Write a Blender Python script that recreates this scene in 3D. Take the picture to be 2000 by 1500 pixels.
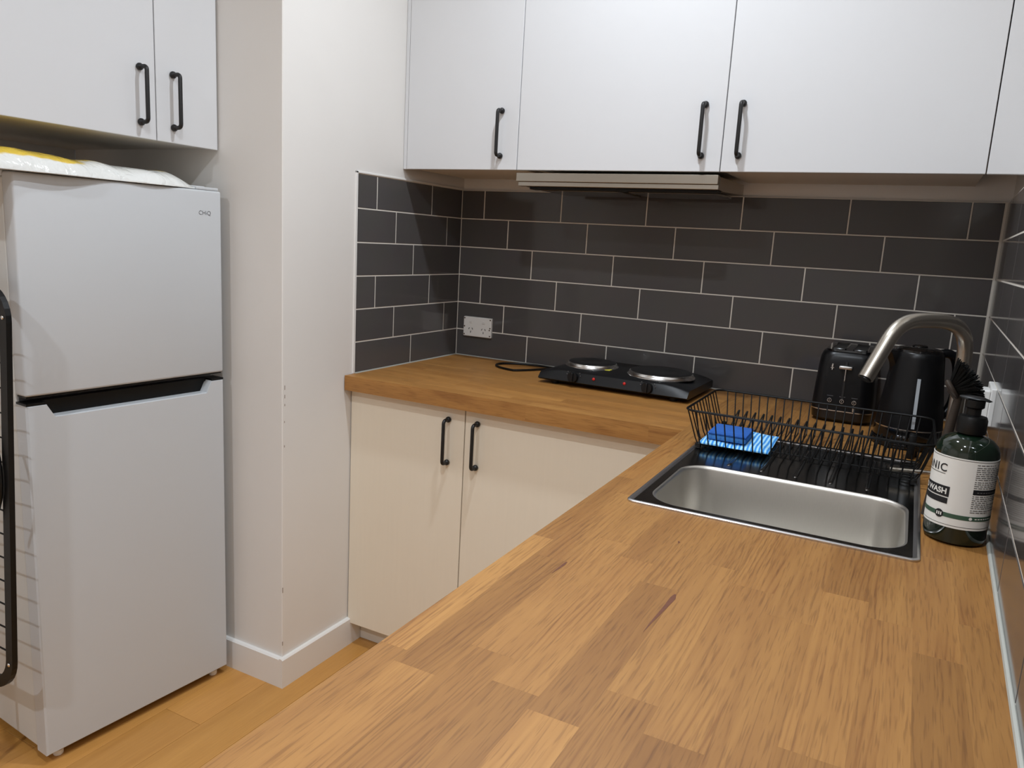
import bpy, bmesh, math, random
from mathutils import Vector, Matrix
random.seed(7)
PI = math.pi
for o in list(bpy.data.objects): bpy.data.objects.remove(o)
S = bpy.context.scene
COL = S.collection

# ------------------------------------------------------------------ camera
F_PX = 1493.9
cam = bpy.data.cameras.new('camera')
cam.sensor_fit = 'HORIZONTAL'; cam.sensor_width = 36.0
cam.lens = F_PX / 2000 * 36.0
cam.clip_start = 0.01; cam.clip_end = 50
co = bpy.data.objects.new('camera', cam); COL.objects.link(co)
co.location = (1.4988, -2.4379, 1.3264)
co.rotation_euler = (1.3869, -0.0555, 0.4850)
S.camera = co

# ------------------------------------------------------------------ world, exposure
w = bpy.data.worlds.new('world'); S.world = w; w.use_nodes = True
w.node_tree.nodes['Background'].inputs[0].default_value = (0.9, 0.92, 1, 1)
w.node_tree.nodes['Background'].inputs[1].default_value = 0.05
S.view_settings.view_transform = 'Standard'; S.view_settings.look = 'None'
S.view_settings.exposure = 0.06; S.view_settings.gamma = 1.0
S.view_settings.use_curve_mapping = False

CEIL = 2.70
LAMP_COL = (0.915, 1.0, 1.09)
# x, y, watts of the round ceiling downlights
LAMPS = [(0.82, -0.96, 13.5), (1.20, -2.15, 16.5), (0.40, -3.4, 21.0)]

# ------------------------------------------------------------------ materials
MATS = {}
def srgb(r, g, b):
    f = lambda c: (c / 255 / 12.92) if c / 255 <= 0.04045 else ((c / 255 + 0.055) / 1.055) ** 2.4
    return (f(r), f(g), f(b), 1)
def base_mat(name):
    m = bpy.data.materials.new(name); m.use_nodes = True
    nt = m.node_tree; b = nt.nodes['Principled BSDF']
    MATS[name] = m
    return m, nt, b
def N(nt, t, **kw):
    n = nt.nodes.new(t)
    for k, v in kw.items(): setattr(n, k, v)
    return n
def mat(name, col, rough=0.5, metal=0.0, coat=0.0, spec=0.5, noise=0.0, nscale=30, bump=0.0, bscale=200, trans=0.0, ior=1.45, aniso=0.0, stretch=(1, 1, 1), emit=None, estr=0):
    m, nt, b = base_mat(name)
    b.inputs['Base Color'].default_value = col
    b.inputs['Roughness'].default_value = rough
    b.inputs['Metallic'].default_value = metal
    b.inputs['Coat Weight'].default_value = coat
    b.inputs['Specular IOR Level'].default_value = spec
    b.inputs['Transmission Weight'].default_value = trans
    b.inputs['IOR'].default_value = ior
    b.inputs['Anisotropic'].default_value = aniso
    tc = N(nt, 'ShaderNodeTexCoord'); mp = N(nt, 'ShaderNodeMapping')
    mp.inputs['Scale'].default_value = stretch
    nt.links.new(tc.outputs['Object'], mp.inputs['Vector'])
    n = N(nt, 'ShaderNodeTexNoise'); n.inputs['Scale'].default_value = nscale; n.inputs['Detail'].default_value = 4
    nt.links.new(mp.outputs['Vector'], n.inputs['Vector'])
    mx = N(nt, 'ShaderNodeMix', data_type='RGBA')
    k = 1 - noise
    mx.inputs[6].default_value = (col[0] * k, col[1] * k, col[2] * k, 1)
    mx.inputs[7].default_value = (min(1, col[0] * (1 + noise)), min(1, col[1] * (1 + noise)), min(1, col[2] * (1 + noise)), 1)
    nt.links.new(n.outputs['Fac'], mx.inputs[0]); nt.links.new(mx.outputs[2], b.inputs['Base Color'])
    if bump > 0:
        n2 = N(nt, 'ShaderNodeTexNoise'); n2.inputs['Scale'].default_value = bscale; n2.inputs['Detail'].default_value = 3
        nt.links.new(mp.outputs['Vector'], n2.inputs['Vector'])
        bp = N(nt, 'ShaderNodeBump'); bp.inputs['Strength'].default_value = bump; bp.inputs['Distance'].default_value = 0.001
        nt.links.new(n2.outputs['Fac'], bp.inputs['Height']); nt.links.new(bp.outputs['Normal'], b.inputs['Normal'])
    if emit:
        b.inputs['Emission Color'].default_value = emit; b.inputs['Emission Strength'].default_value = estr
    return m

def wood_mat(name, dark, light, rough, ring=24.0, rw=0.34, fig=1.0, pore=0.5, contrast=1.0):
    """Oak: long grain along local Y, tinted by the object's own colour."""
    m, nt, b = base_mat(name)
    L = nt.links
    tc = N(nt, 'ShaderNodeTexCoord'); oi = N(nt, 'ShaderNodeObjectInfo')
    mul = N(nt, 'ShaderNodeMath', operation='MULTIPLY'); mul.inputs[1].default_value = 37.0
    L.new(oi.outputs['Random'], mul.inputs[0])
    cmb = N(nt, 'ShaderNodeCombineXYZ')
    for i in range(3): L.new(mul.outputs[0], cmb.inputs[i])
    add = N(nt, 'ShaderNodeVectorMath', operation='ADD')
    L.new(tc.outputs['Object'], add.inputs[0]); L.new(cmb.outputs[0], add.inputs[1])
    def mapped(sc):
        mp = N(nt, 'ShaderNodeMapping'); mp.inputs['Scale'].default_value = sc
        L.new(add.outputs[0], mp.inputs['Vector']); return mp.outputs['Vector']
    # broad soft figure
    nz = N(nt, 'ShaderNodeTexNoise'); nz.inputs['Scale'].default_value = 1.0; nz.inputs['Detail'].default_value = 2.0; nz.inputs['Distortion'].default_value = 0.4
    L.new(mapped((20 * fig, 2.6 * fig, 20 * fig)), nz.inputs['Vector'])
    # cathedral growth lines: a slowly drifting band pattern
    wv = N(nt, 'ShaderNodeTexWave', wave_type='BANDS', bands_direction='X', wave_profile='SIN')
    wv.inputs['Scale'].default_value = ring; wv.inputs['Distortion'].default_value = 22.0; wv.inputs['Detail'].default_value = 1.5; wv.inputs['Detail Scale'].default_value = 0.32; wv.inputs['Detail Roughness'].default_value = 0.35
    L.new(mapped((1.6, 0.28, 1.6)), wv.inputs['Vector'])
    pw_ = N(nt, 'ShaderNodeMath', operation='POWER'); pw_.inputs[1].default_value = 4.0
    L.new(wv.outputs['Fac'], pw_.inputs[0])
    # fibre noise
    fz = N(nt, 'ShaderNodeTexNoise'); fz.inputs['Scale'].default_value = 1.0; fz.inputs['Detail'].default_value = 3
    L.new(mapped((170, 5, 170)), fz.inputs['Vector'])
    # pores: short fine dark dashes
    pz = N(nt, 'ShaderNodeTexNoise'); pz.inputs['Scale'].default_value = 1.0; pz.inputs['Detail'].default_value = 1.5
    L.new(mapped((480, 22, 480)), pz.inputs['Vector'])
    pr = N(nt, 'ShaderNodeValToRGB'); pr.color_ramp.elements[0].position = 0.34; pr.color_ramp.elements[1].position = 0.47
    pr.color_ramp.elements[0].color = (0.52, 0.46, 0.40, 1)
    L.new(pz.outputs['Fac'], pr.inputs['Fac'])
    def madd(a, k, c=None):
        q = N(nt, 'ShaderNodeMath', operation='MULTIPLY_ADD'); q.inputs[1].default_value = k
        L.new(a, q.inputs[0])
        if c is not None: L.new(c, q.inputs[2])
        else: q.inputs[2].default_value = 0.0
        return q.outputs[0]
    v1 = madd(nz.outputs['Fac'], 0.75)
    v2 = madd(fz.outputs['Fac'], 0.42, v1)
    # rings fade in and out over a stave
    mk = N(nt, 'ShaderNodeTexNoise'); mk.inputs['Scale'].default_value = 1.0; mk.inputs['Detail'].default_value = 1
    L.new(mapped((14, 4, 14)), mk.inputs['Vector'])
    mr = N(nt, 'ShaderNodeMapRange'); mr.inputs['From Min'].default_value = 0.42; mr.inputs['From Max'].default_value = 0.68
    L.new(mk.outputs['Fac'], mr.inputs['Value'])
    mm = N(nt, 'ShaderNodeMath', operation='MULTIPLY'); L.new(pw_.outputs[0], mm.inputs[0]); L.new(mr.outputs['Result'], mm.inputs[1])
    v3 = madd(mm.outputs[0], -rw, v2)
    rp = N(nt, 'ShaderNodeValToRGB')
    mid, half = 0.54, 0.34 / contrast
    rp.color_ramp.elements[0].position = max(0, mid - half); rp.color_ramp.elements[1].position = min(1, mid + half)
    rp.color_ramp.elements[0].color = dark; rp.color_ramp.elements[1].color = light
    L.new(v3, rp.inputs['Fac'])
    mx = N(nt, 'ShaderNodeMix', data_type='RGBA', blend_type='MULTIPLY'); mx.inputs[0].default_value = pore
    L.new(rp.outputs['Color'], mx.inputs[6]); L.new(pr.outputs['Color'], mx.inputs[7])
    tint = N(nt, 'ShaderNodeMix', data_type='RGBA', blend_type='MULTIPLY'); tint.inputs[0].default_value = 1.0
    L.new(mx.outputs[2], tint.inputs[6]); L.new(oi.outputs['Color'], tint.inputs[7])
    L.new(tint.outputs[2], b.inputs['Base Color'])
    b.inputs['Roughness'].default_value = rough
    bp = N(nt, 'ShaderNodeBump'); bp.inputs['Strength'].default_value = 0.10; bp.inputs['Distance'].default_value = 0.0005
    L.new(pr.outputs['Color'], bp.inputs['Height']); L.new(bp.outputs['Normal'], b.inputs['Normal'])
    return m

wood_mat('oak', srgb(131, 86, 40), srgb(169, 122, 64), 0.5)
wood_mat('floor_wood', srgb(176, 122, 58), srgb(204, 150, 80), 0.36, ring=3.0, rw=0.2, fig=0.3, pore=0.12)
mat('wall_paint', srgb(226, 222, 217), 0.62, noise=0.02, nscale=6, bump=0.05, bscale=350)
mat('ceiling_paint', srgb(232, 230, 226), 0.8, noise=0.015, nscale=5)
mat('trim_paint', srgb(228, 225, 221), 0.38, noise=0.015, nscale=8)
mat('white_door', srgb(210, 210, 211), 0.42, noise=0.01, nscale=8, bump=0.04, bscale=500)
mat('cream_door', srgb(230, 219, 200), 0.5, noise=0.02, nscale=14, stretch=(8, 8, 0.4))
mat('carcass_white', srgb(222, 216, 206), 0.55, noise=0.02, nscale=8)
mat('wall_scuff', srgb(168, 156, 146), 0.8, noise=0.2, nscale=80)
mat('fridge_white', srgb(196, 198, 200), 0.34, noise=0.01, nscale=10, bump=0.03, bscale=700)
mat('fridge_side', srgb(205, 204, 200), 0.45, noise=0.015, nscale=10)
mat('black_plastic', srgb(11, 11, 11), 0.4, spec=0.35, noise=0.1, nscale=60)
mat('black_handle', srgb(24, 23, 23), 0.45, noise=0.15, nscale=90)
mat('black_wire', srgb(9, 9, 9), 0.45, spec=0.3, noise=0.1, nscale=90)
mat('matt_black', srgb(19, 19, 20), 0.42, spec=0.35, noise=0.08, nscale=50)
mat('gloss_black', srgb(7, 7, 8), 0.16, noise=0.05, nscale=50, coat=0.4)
mat('soft_black', srgb(9, 9, 11), 0.34, spec=0.35, noise=0.05, nscale=50)
mat('plate_iron', srgb(17, 16, 16), 0.5, noise=0.15, nscale=120, bump=0.1, bscale=300)
mat('chrome', srgb(224, 222, 219), 0.24, metal=1.0, noise=0.02, nscale=20)
mat('steel_brushed', srgb(170, 163, 152), 0.33, metal=1.0, noise=0.06, nscale=60, stretch=(0.3, 30, 30), bump=0.04, bscale=120)
mat('steel_polished', srgb(150, 148, 145), 0.16, metal=1.0, noise=0.05, nscale=40, bump=0.02, bscale=60)
mat('steel_bowl', srgb(214, 210, 203), 0.36, metal=1.0, noise=0.05, nscale=40, stretch=(30, 30, 0.5))
mat('steel_rim', srgb(206, 204, 204), 0.30, metal=1.0, noise=0.03, nscale=40)  # lighter sink steel: light caught by the rim edge is put into the colour
mat('grout', srgb(224, 218, 208), 0.85, noise=0.06, nscale=90)
mat('silicone', srgb(170, 170, 162), 0.4, noise=0.04, nscale=60)
mat('power_white', srgb(232, 230, 226), 0.35, noise=0.02, nscale=30)
mat('socket_hole', srgb(30, 28, 26), 0.6, noise=0.1, nscale=50)
mat('screw', srgb(96, 80, 66), 0.5, metal=0.4, noise=0.2, nscale=90)
mat('red_lamp', srgb(200, 40, 34), 0.2, noise=0.08, nscale=90, coat=0.5)
mat('yellow_sticker', srgb(214, 206, 70), 0.5, noise=0.2, nscale=180)
mat('bottle_green', srgb(14, 28, 18), 0.07, noise=0.1, nscale=10, coat=0.6)
mat('label_white', srgb(226, 222, 214), 0.5, noise=0.015, nscale=40)
mat('label_black', srgb(24, 24, 26), 0.5, noise=0.08, nscale=60)
mat('label_grey', srgb(96, 94, 92), 0.5, noise=0.1, nscale=60)
mat('label_green', srgb(58, 84, 66), 0.5, noise=0.06, nscale=60)
mat('brush_black', srgb(9, 9, 8), 0.7, spec=0.2, noise=0.2, nscale=120)
mat('brush_wood', srgb(52, 42, 34), 0.55, noise=0.2, nscale=60)
mat('sponge_top', srgb(38, 92, 172), 0.9, noise=0.1, nscale=160, bump=0.5, bscale=600)
mat('sponge_foam', srgb(62, 122, 190), 0.95, noise=0.35, nscale=300, bump=0.9, bscale=320)
mat('gauge', srgb(168, 172, 176), 0.25, noise=0.04, nscale=40)
mat('logo_grey', srgb(120, 122, 126), 0.3, metal=0.6, noise=0.05, nscale=60)
mat('lens_glow', srgb(255, 250, 240), 0.4, emit=(1, 0.95, 0.9, 1), estr=6)

def tile_mat():
    m, nt, b = base_mat('tile'); L = nt.links
    oi = N(nt, 'ShaderNodeObjectInfo')
    rp = N(nt, 'ShaderNodeValToRGB')
    rp.color_ramp.elements[0].color = srgb(82, 79, 78); rp.color_ramp.elements[1].color = srgb(88, 85, 84)
    L.new(oi.outputs['Random'], rp.inputs['Fac'])
    tc = N(nt, 'ShaderNodeTexCoord'); n = N(nt, 'ShaderNodeTexNoise'); n.inputs['Scale'].default_value = 9
    L.new(tc.outputs['Object'], n.inputs['Vector'])
    mx = N(nt, 'ShaderNodeMix', data_type='RGBA', blend_type='MULTIPLY'); mx.inputs[0].default_value = 0.12
    L.new(rp.outputs['Color'], mx.inputs[6]); L.new(n.outputs['Color'], mx.inputs[7])
    L.new(mx.outputs[2], b.inputs['Base Color'])
    b.inputs['Roughness'].default_value = 0.11; b.inputs['Specular IOR Level'].default_value = 0.32
    n2 = N(nt, 'ShaderNodeTexNoise'); n2.inputs['Scale'].default_value = 7; n2.inputs['Detail'].default_value = 1
    L.new(tc.outputs['Object'], n2.inputs['Vector'])
    bp = N(nt, 'ShaderNodeBump'); bp.inputs['Strength'].default_value = 0.10; bp.inputs['Distance'].default_value = 0.004
    L.new(n2.outputs['Fac'], bp.inputs['Height']); L.new(bp.outputs['Normal'], b.inputs['Normal'])
tile_mat()

def cloth_mat():
    m, nt, b = base_mat('cloth_stripe'); L = nt.links
    tc = N(nt, 'ShaderNodeTexCoord')
    wv = N(nt, 'ShaderNodeTexWave', wave_type='BANDS', bands_direction='X'); wv.inputs['Scale'].default_value = 38; wv.inputs['Distortion'].default_value = 1.0; wv.inputs['Detail'].default_value = 1
    L.new(tc.outputs['Object'], wv.inputs['Vector'])
    rp = N(nt, 'ShaderNodeValToRGB'); rp.color_ramp.elements[0].position = .25; rp.color_ramp.elements[1].position = .75
    rp.color_ramp.elements[0].color = srgb(50, 140, 220); rp.color_ramp.elements[1].color = srgb(170, 220, 246)
    L.new(wv.outputs['Fac'], rp.inputs['Fac']); L.new(rp.outputs['Color'], b.inputs['Base Color'])
    b.inputs['Roughness'].default_value = 0.95
    n = N(nt, 'ShaderNodeTexNoise'); n.inputs['Scale'].default_value = 600
    L.new(tc.outputs['Object'], n.inputs['Vector'])
    bp = N(nt, 'ShaderNodeBump'); bp.inputs['Strength'].default_value = 0.6; bp.inputs['Distance'].default_value = 0.001
    L.new(n.outputs['Fac'], bp.inputs['Height']); L.new(bp.outputs['Normal'], b.inputs['Normal'])
cloth_mat()

def bag_mat():
    m, nt, b = base_mat('plastic_bag'); L = nt.links
    tc = N(nt, 'ShaderNodeTexCoord')
    n = N(nt, 'ShaderNodeTexNoise'); n.inputs['Scale'].default_value = 9; n.inputs['Detail'].default_value = 3
    L.new(tc.outputs['Object'], n.inputs['Vector'])
    # printed yellow band along the upper side of the bag
    sx = N(nt, 'ShaderNodeSeparateXYZ'); L.new(tc.outputs['Object'], sx.inputs[0])
    ad = N(nt, 'ShaderNodeMath', operation='MULTIPLY_ADD'); ad.inputs[1].default_value = 18.0
    L.new(sx.outputs['Z'], ad.inputs[0]); L.new(n.outputs['Fac'], ad.inputs[2])
    rp = N(nt, 'ShaderNodeValToRGB'); rp.color_ramp.elements[0].position = .98; rp.color_ramp.elements[1].position = 1.0
    e = rp.color_ramp.elements
    e[0].position = 0.90; e[0].color = srgb(226, 226, 222); e[1].position = 0.96; e[1].color = srgb(222, 190, 76)
    sc = N(nt, 'ShaderNodeMath', operation='MULTIPLY'); sc.inputs[1].default_value = 0.80
    L.new(ad.outputs[0], sc.inputs[0]); L.new(sc.outputs[0], rp.inputs['Fac'])
    L.new(rp.outputs['Color'], b.inputs['Base Color'])
    b.inputs['Roughness'].default_value = 0.14; b.inputs['Coat Weight'].default_value = 0.5
    n2 = N(nt, 'ShaderNodeTexNoise'); n2.inputs['Scale'].default_value = 26; n2.inputs['Detail'].default_value = 3; n2.inputs['Distortion'].default_value = 1.0
    L.new(tc.outputs['Object'], n2.inputs['Vector'])
    bp = N(nt, 'ShaderNodeBump'); bp.inputs['Strength'].default_value = 0.7; bp.inputs['Distance'].default_value = 0.008
    L.new(n2.outputs['Fac'], bp.inputs['Height']); L.new(bp.outputs['Normal'], b.inputs['Normal'])
bag_mat()

# ------------------------------------------------------------------ mesh helpers
WM = {}
def V(*a): return Vector(a)
def obj(name, bm, m, parent=None, smooth=True, loc=None, rot=None, kind=None, flat=False):
    """bm is in world coordinates unless loc/rot is given (then local to that placing)."""
    me = bpy.data.meshes.new(name)
    bmesh.ops.recalc_face_normals(bm, faces=bm.faces[:])
    own = Matrix.Identity(4)
    if loc is not None:
        own = Matrix.Translation(loc)
        if rot is not None: own = own @ Matrix.Rotation(rot, 4, 'Z')
    bm.to_mesh(me); bm.free()
    return obj_me(name, me, m, parent, smooth, own, kind)
def obj_me(name, me, m, parent=None, smooth=True, own=Matrix.Identity(4), kind=None):
    o = bpy.data.objects.new(name, me); COL.objects.link(o)
    if not me.materials: me.materials.append(MATS[m])
    if smooth:
        for p in me.polygons: p.use_smooth = True
        try: me.set_sharp_from_angle(angle=math.radians(38))
        except Exception: pass
    if parent is not None:
        o.parent = parent
        loc = WM[parent].inverted() @ own
    else: loc = own
    o.matrix_local = loc
    WM[o] = own
    if kind: o['kind'] = kind
    return o
def thing(name, label, cat, loc=(0, 0, 0), rz=0, group=None):
    o = bpy.data.objects.new(name, None); COL.objects.link(o)
    o.empty_display_size = 0.05
    o.location = loc; o.rotation_euler = (0, 0, rz)
    WM[o] = Matrix.Translation(loc) @ Matrix.Rotation(rz, 4, 'Z')
    return tag(o, label, cat, group)
def tag(o, label, cat, group=None):
    o['label'] = label; o['category'] = cat
    if group: o['group'] = group
    return o
def struct(o, label=None):
    o['kind'] = 'structure'
    if label: o['label'] = label
    return o

def B(): return bmesh.new()
def bx(bm, x0, x1, y0, y1, z0, z1, bev=0.0, seg=2, M=None):
    r = bmesh.ops.create_cube(bm, size=1.0)
    vs = r['verts']
    for v in vs:
        v.co = V(x0 + (v.co.x + .5) * (x1 - x0), y0 + (v.co.y + .5) * (y1 - y0), z0 + (v.co.z + .5) * (z1 - z0))
    if bev > 0:
        es = list({e for v in vs for e in v.link_edges})
        r2 = bmesh.ops.bevel(bm, geom=es, offset=bev, segments=seg, profile=0.5, affect='EDGES')
        vs = list({v for f in r2['faces'] for v in f.verts} | {v for v in vs if v.is_valid})
    if M is not None:
        for v in vs: v.co = M @ v.co
    return bm
def loft(bm, rings, close=True, cap0=True, cap1=True):
    R = [[bm.verts.new(p) for p in r] for r in rings]
    n = len(R[0])
    for a, b in zip(R, R[1:]):
        for i in range(n if close else n - 1):
            j = (i + 1) % n
            bm.faces.new((a[i], a[j], b[j], b[i]))
    if cap0: bm.faces.new(list(reversed(R[0])))
    if cap1: bm.faces.new(R[-1])
    return R
def lathe(bm, prof, c, n=32, cap0=True, cap1=True):
    rings = [[V(c[0] + r * math.cos(2 * PI * i / n), c[1] + r * math.sin(2 * PI * i / n), c[2] + z) for i in range(n)] for r, z in prof]
    return loft(bm, rings, True, cap0, cap1)
def tube(bm, pts, r, n=10, closed=False, caps=True):
    pts = [Vector(p) for p in pts]
    m = len(pts)
    T = []
    for i in range(m):
        a = pts[(i - 1) % m] if (closed or i > 0) else pts[i]
        b = pts[(i + 1) % m] if (closed or i < m - 1) else pts[i]
        T.append((b - a).normalized())
    up = V(0, 0, 1) if abs(T[0].z) < .9 else V(1, 0, 0)
    u = (up - T[0] * up.dot(T[0])).normalized()
    rings = []
    for i in range(m):
        u = (u - T[i] * u.dot(T[i])).normalized(); v = T[i].cross(u)
        rr = r[i] if isinstance(r, (list, tuple)) else r
        rings.append([pts[i] + (u * math.cos(2 * PI * k / n) + v * math.sin(2 * PI * k / n)) * rr for k in range(n)])
    if closed: rings.append(rings[0][:])
    loft(bm, rings, True, caps and not closed, caps and not closed)
    if closed: bmesh.ops.remove_doubles(bm, verts=bm.verts[:], dist=1e-6)
    return bm
def ball(bm, c, r, u=12, v=8, sc=(1, 1, 1)):
    M = Matrix.Translation(c) @ Matrix.Diagonal((sc[0], sc[1], sc[2], 1))
    bmesh.ops.create_uvsphere(bm, u_segments=u, v_segments=v, radius=r, matrix=M)
    return bm
def disc(bm, c, r, axis, h, n=20):
    """short cylinder from c along axis by h"""
    a = Vector(axis).normalized(); up = V(0, 0, 1) if abs(a.z) < .9 else V(1, 0, 0)
    u = a.cross(up).normalized(); v = a.cross(u); c = Vector(c)
    rg = lambda d, q: [c + a * d + (u * math.cos(2 * PI * k / n) + v * math.sin(2 * PI * k / n)) * q for k in range(n)]
    loft(bm, [rg(0, r), rg(h * .75, r), rg(h, r * .9)])
    return bm
def rrect(cx, cy, hx, hy, r, z, n=6):
    out = []
    for (sx, sy, a0) in ((1, 1, 0), (-1, 1, PI / 2), (-1, -1, PI), (1, -1, 1.5 * PI)):
        for k in range(n + 1):
            a = a0 + k / n * PI / 2
            out.append(V(cx + sx * (hx - r) + r * math.cos(a), cy + sy * (hy - r) + r * math.sin(a), z))
    return out
def arc(c, r, a0, a1, n, f):
    return [f(c[0] + r * math.cos(a0 + (a1 - a0) * k / n), c[1] + r * math.sin(a0 + (a1 - a0) * k / n)) for k in range(n + 1)]
def smooth_path(P, it=3):
    P = [Vector(p) for p in P]
    for _ in range(it):
        Q = [P[0]]
        for a, b in zip(P, P[1:]):
            Q += [a * .75 + b * .25, a * .25 + b * .75]
        Q.append(P[-1]); P = Q
    return P
def text_bm(s, size, bold=0.0, spacing=1.0, extrude=0.0):
    c = bpy.data.curves.new('txt', 'FONT'); c.body = s; c.size = size; c.offset = bold; c.space_character = spacing
    c.extrude = extrude; c.resolution_u = 3; c.align_x = 'LEFT'
    o = bpy.data.objects.new('txt', c); COL.objects.link(o)
    dg = bpy.context.evaluated_depsgraph_get(); dg.update()
    me = bpy.data.meshes.new_from_object(o.evaluated_get(dg))
    bm = bmesh.new(); bm.from_mesh(me)
    bpy.data.objects.remove(o); bpy.data.curves.remove(c); bpy.data.meshes.remove(me)
    return bm

# ------------------------------------------------------------------ dimensions
ZB = 0.90                      # bench top
WX = 1.6845                    # right wall at the back corner
KW = 0.0275                    # the right wall leans in towards the room by this slope
def wallx(y): return WX + KW * y
ROWS = [0.0, 0.0968, 0.1975, 0.2982, 0.3989, 0.4996, 0.6003]   # joint heights above the bench
TP = 0.302                     # tile pitch
YF = -4.9                      # wall behind the camera
XL = -0.86                     # wall behind the fridge

# ------------------------------------------------------------------ room shell
bm = B(); bx(bm, XL - .1, 2.0, YF - .1, .12, -.10, -0.008)
floor = struct(obj('floor', bm, 'floor_wood', smooth=False), 'warm oak plank floor')
pw, pl = 0.135, 1.22
pmesh = None
i = 0; x = XL
while x < 1.72:
    y = YF - (i * 0.47 % pl); i += 1
    while y < 0.1:
        y0, y1 = max(y, YF), min(y + pl, 0.1)
        x1 = min(x + pw, 1.9)
        if y1 - y0 > 0.02:
            b2 = B(); bx(b2, -(x1 - x) / 2 + .0004, (x1 - x) / 2 - .0004, -(y1 - y0) / 2 + .0004, (y1 - y0) / 2 - .0004, -.008, 0, 0.0005, 1)
            o = obj('plank', b2, 'floor_wood', floor, False, V((x + x1) / 2, (y0 + y1) / 2, 0))
            t = random.uniform(.93, 1.05); o.color = (t, t * random.uniform(.98, 1.02), t * random.uniform(.95, 1.03), 1)
        y += pl
    x += pw
floor.color = (.5, .5, .5, 1)

bm = B(); bx(bm, XL - .1, 2.0, YF - .1, .12, CEIL, CEIL + .1)
struct(obj('ceiling', bm, 'ceiling_paint', smooth=False), 'flat white ceiling')
bm = B(); bx(bm, -.0, WX + .15, 0.010, .12, 0, CEIL)
wall_back = struct(obj('wall_back', bm, 'wall_paint', smooth=False), 'white back wall with charcoal brick-bond tiles above the bench')
# right wall: a slab whose face follows wallx(y)
bm = B()
ring = lambda z: [V(wallx(.12) + .010, .12, z), V(wallx(YF) + .010, YF, z), V(wallx(YF) + .16, YF, z), V(wallx(.12) + .16, .12, z)]
loft(bm, [ring(0), ring(CEIL)])
wall_right = struct(obj('wall_right', bm, 'wall_paint', smooth=False), 'right wall with glossy charcoal tiles above the bench')
# stub wall between kitchen and fridge alcove (tiled on its kitchen side)
bm = B(); bx(bm, XL, 0.0, -0.897, .12, 0, CEIL, 0.002, 1)
wall_left = struct(obj('wall_left', bm, 'wall_paint', smooth=False), 'white painted stub wall beside the fridge')
bm = B(); bx(bm, XL - .1, XL, YF, -.897, 0, CEIL)
struct(obj('wall_alcove', bm, 'wall_paint', smooth=False), 'white wall behind the fridge')
bm = B(); bx(bm, XL - .1, 2.0, YF - .1, YF, 0, CEIL)
struct(obj('wall_front', bm, 'wall_paint', smooth=False), 'white wall facing the kitchen')

# small scuffs on the outer edge of the stub wall
for (dx, y, z, h) in [(0, -.888, .897, .012), (0, -.888, .872, .010), (0, -.888, .848, .006), (0, -.889, .80, .005), (0, -.889, .73, .006), (0, -.895, .301, .016), (0, -.8955, .134, .012)]:
    b2 = B(); bx(b2, -.0005, .0006, y - .0014, y + .0014, z - h / 2, z + h / 2)
    obj('scuff', b2, 'wall_scuff', wall_left, False)

# ---- tiles
def tile_bm(w, h, t=0.009):
    b2 = B(); c = 0.0012
    x, z = w / 2, h / 2
    ring = lambda q, d: [V(-x + q, -d, -z + q), V(x - q, -d, -z + q), V(x - q, -d, z - q), V(-x + q, -d, z - q)]
    loft(b2, [ring(0, 0), ring(0, t - c), ring(c, t)])
    return b2
G = 0.0034
TMESH = {}
def put_tile(parent, M, w, h):
    key = (round(w, 4), round(h, 4))
    if key not in TMESH:
        b2 = tile_bm(*key); me = bpy.data.meshes.new('tile'); bmesh.ops.recalc_face_normals(b2, faces=b2.faces[:]); b2.to_mesh(me); b2.free()
        TMESH[key] = me
    return obj_me('tile', TMESH[key], 'tile', parent, False, M)
def tile_run(parent, length, first, frame):
    """rows of tiles along s in [0,length]; joints at first+k*TP(+row offset)"""
    for r in range(6):
        z0, z1 = ZB + ROWS[5 - r], ZB + ROWS[6 - r]
        if r == 5: z0 += 0.001
        off = first[r % 3]
        js = [0.0]
        s = off
        while s < length - .004:
            if s > .004: js.append(s)
            s += TP
        js.append(length)
        for a, b in zip(js, js[1:]):
            put_tile(parent, frame((a + b) / 2, (z0 + z1) / 2), b - a - G, z1 - z0 - G)
# back wall: s = x
tile_run(wall_back, WX - .004, [0.0944, 0.0944 + TP / 3, 0.0944 + 2 * TP / 3], lambda s, z: Matrix.Translation((s, .009, z)))
bm = B(); bx(bm, 0, WX, .0010, .010, ZB, ZB + .6003); obj('grout', bm, 'grout', wall_back, False)
# left wall: s = distance from corner, face looks +x
RL = Matrix.Rotation(PI / 2, 4, 'Z')
TD = 0.592
tile_run(wall_left, TD, [0.1956, 0.1956 - TP / 3, 0.1956 + TP / 3], lambda s, z: Matrix.Translation((-.009 + .0012, -s, z)) @ RL)
bm = B(); bx(bm, -.004, -.0005 + .0005, -TD, 0, ZB, ZB + .6003)
bmg = B(); bx(bmg, -.003, .0002, -TD, 0, ZB, ZB + .6003); bm.free()
obj('grout', bmg, 'grout', wall_left, False)
# white trim around the tiled panel
bm = B(); bx(bm, -.001, .0035, -TD - .010, -TD, ZB - .0, ZB + .6063, .001, 1); bx(bm, -.001, .0035, -TD - .010, -.0, ZB + .6003, ZB + .6063, .001, 1)
struct(obj('trim_1', bm, 'trim_paint', smooth=False), 'thin white edge trim around the tiles on the stub wall')
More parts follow.
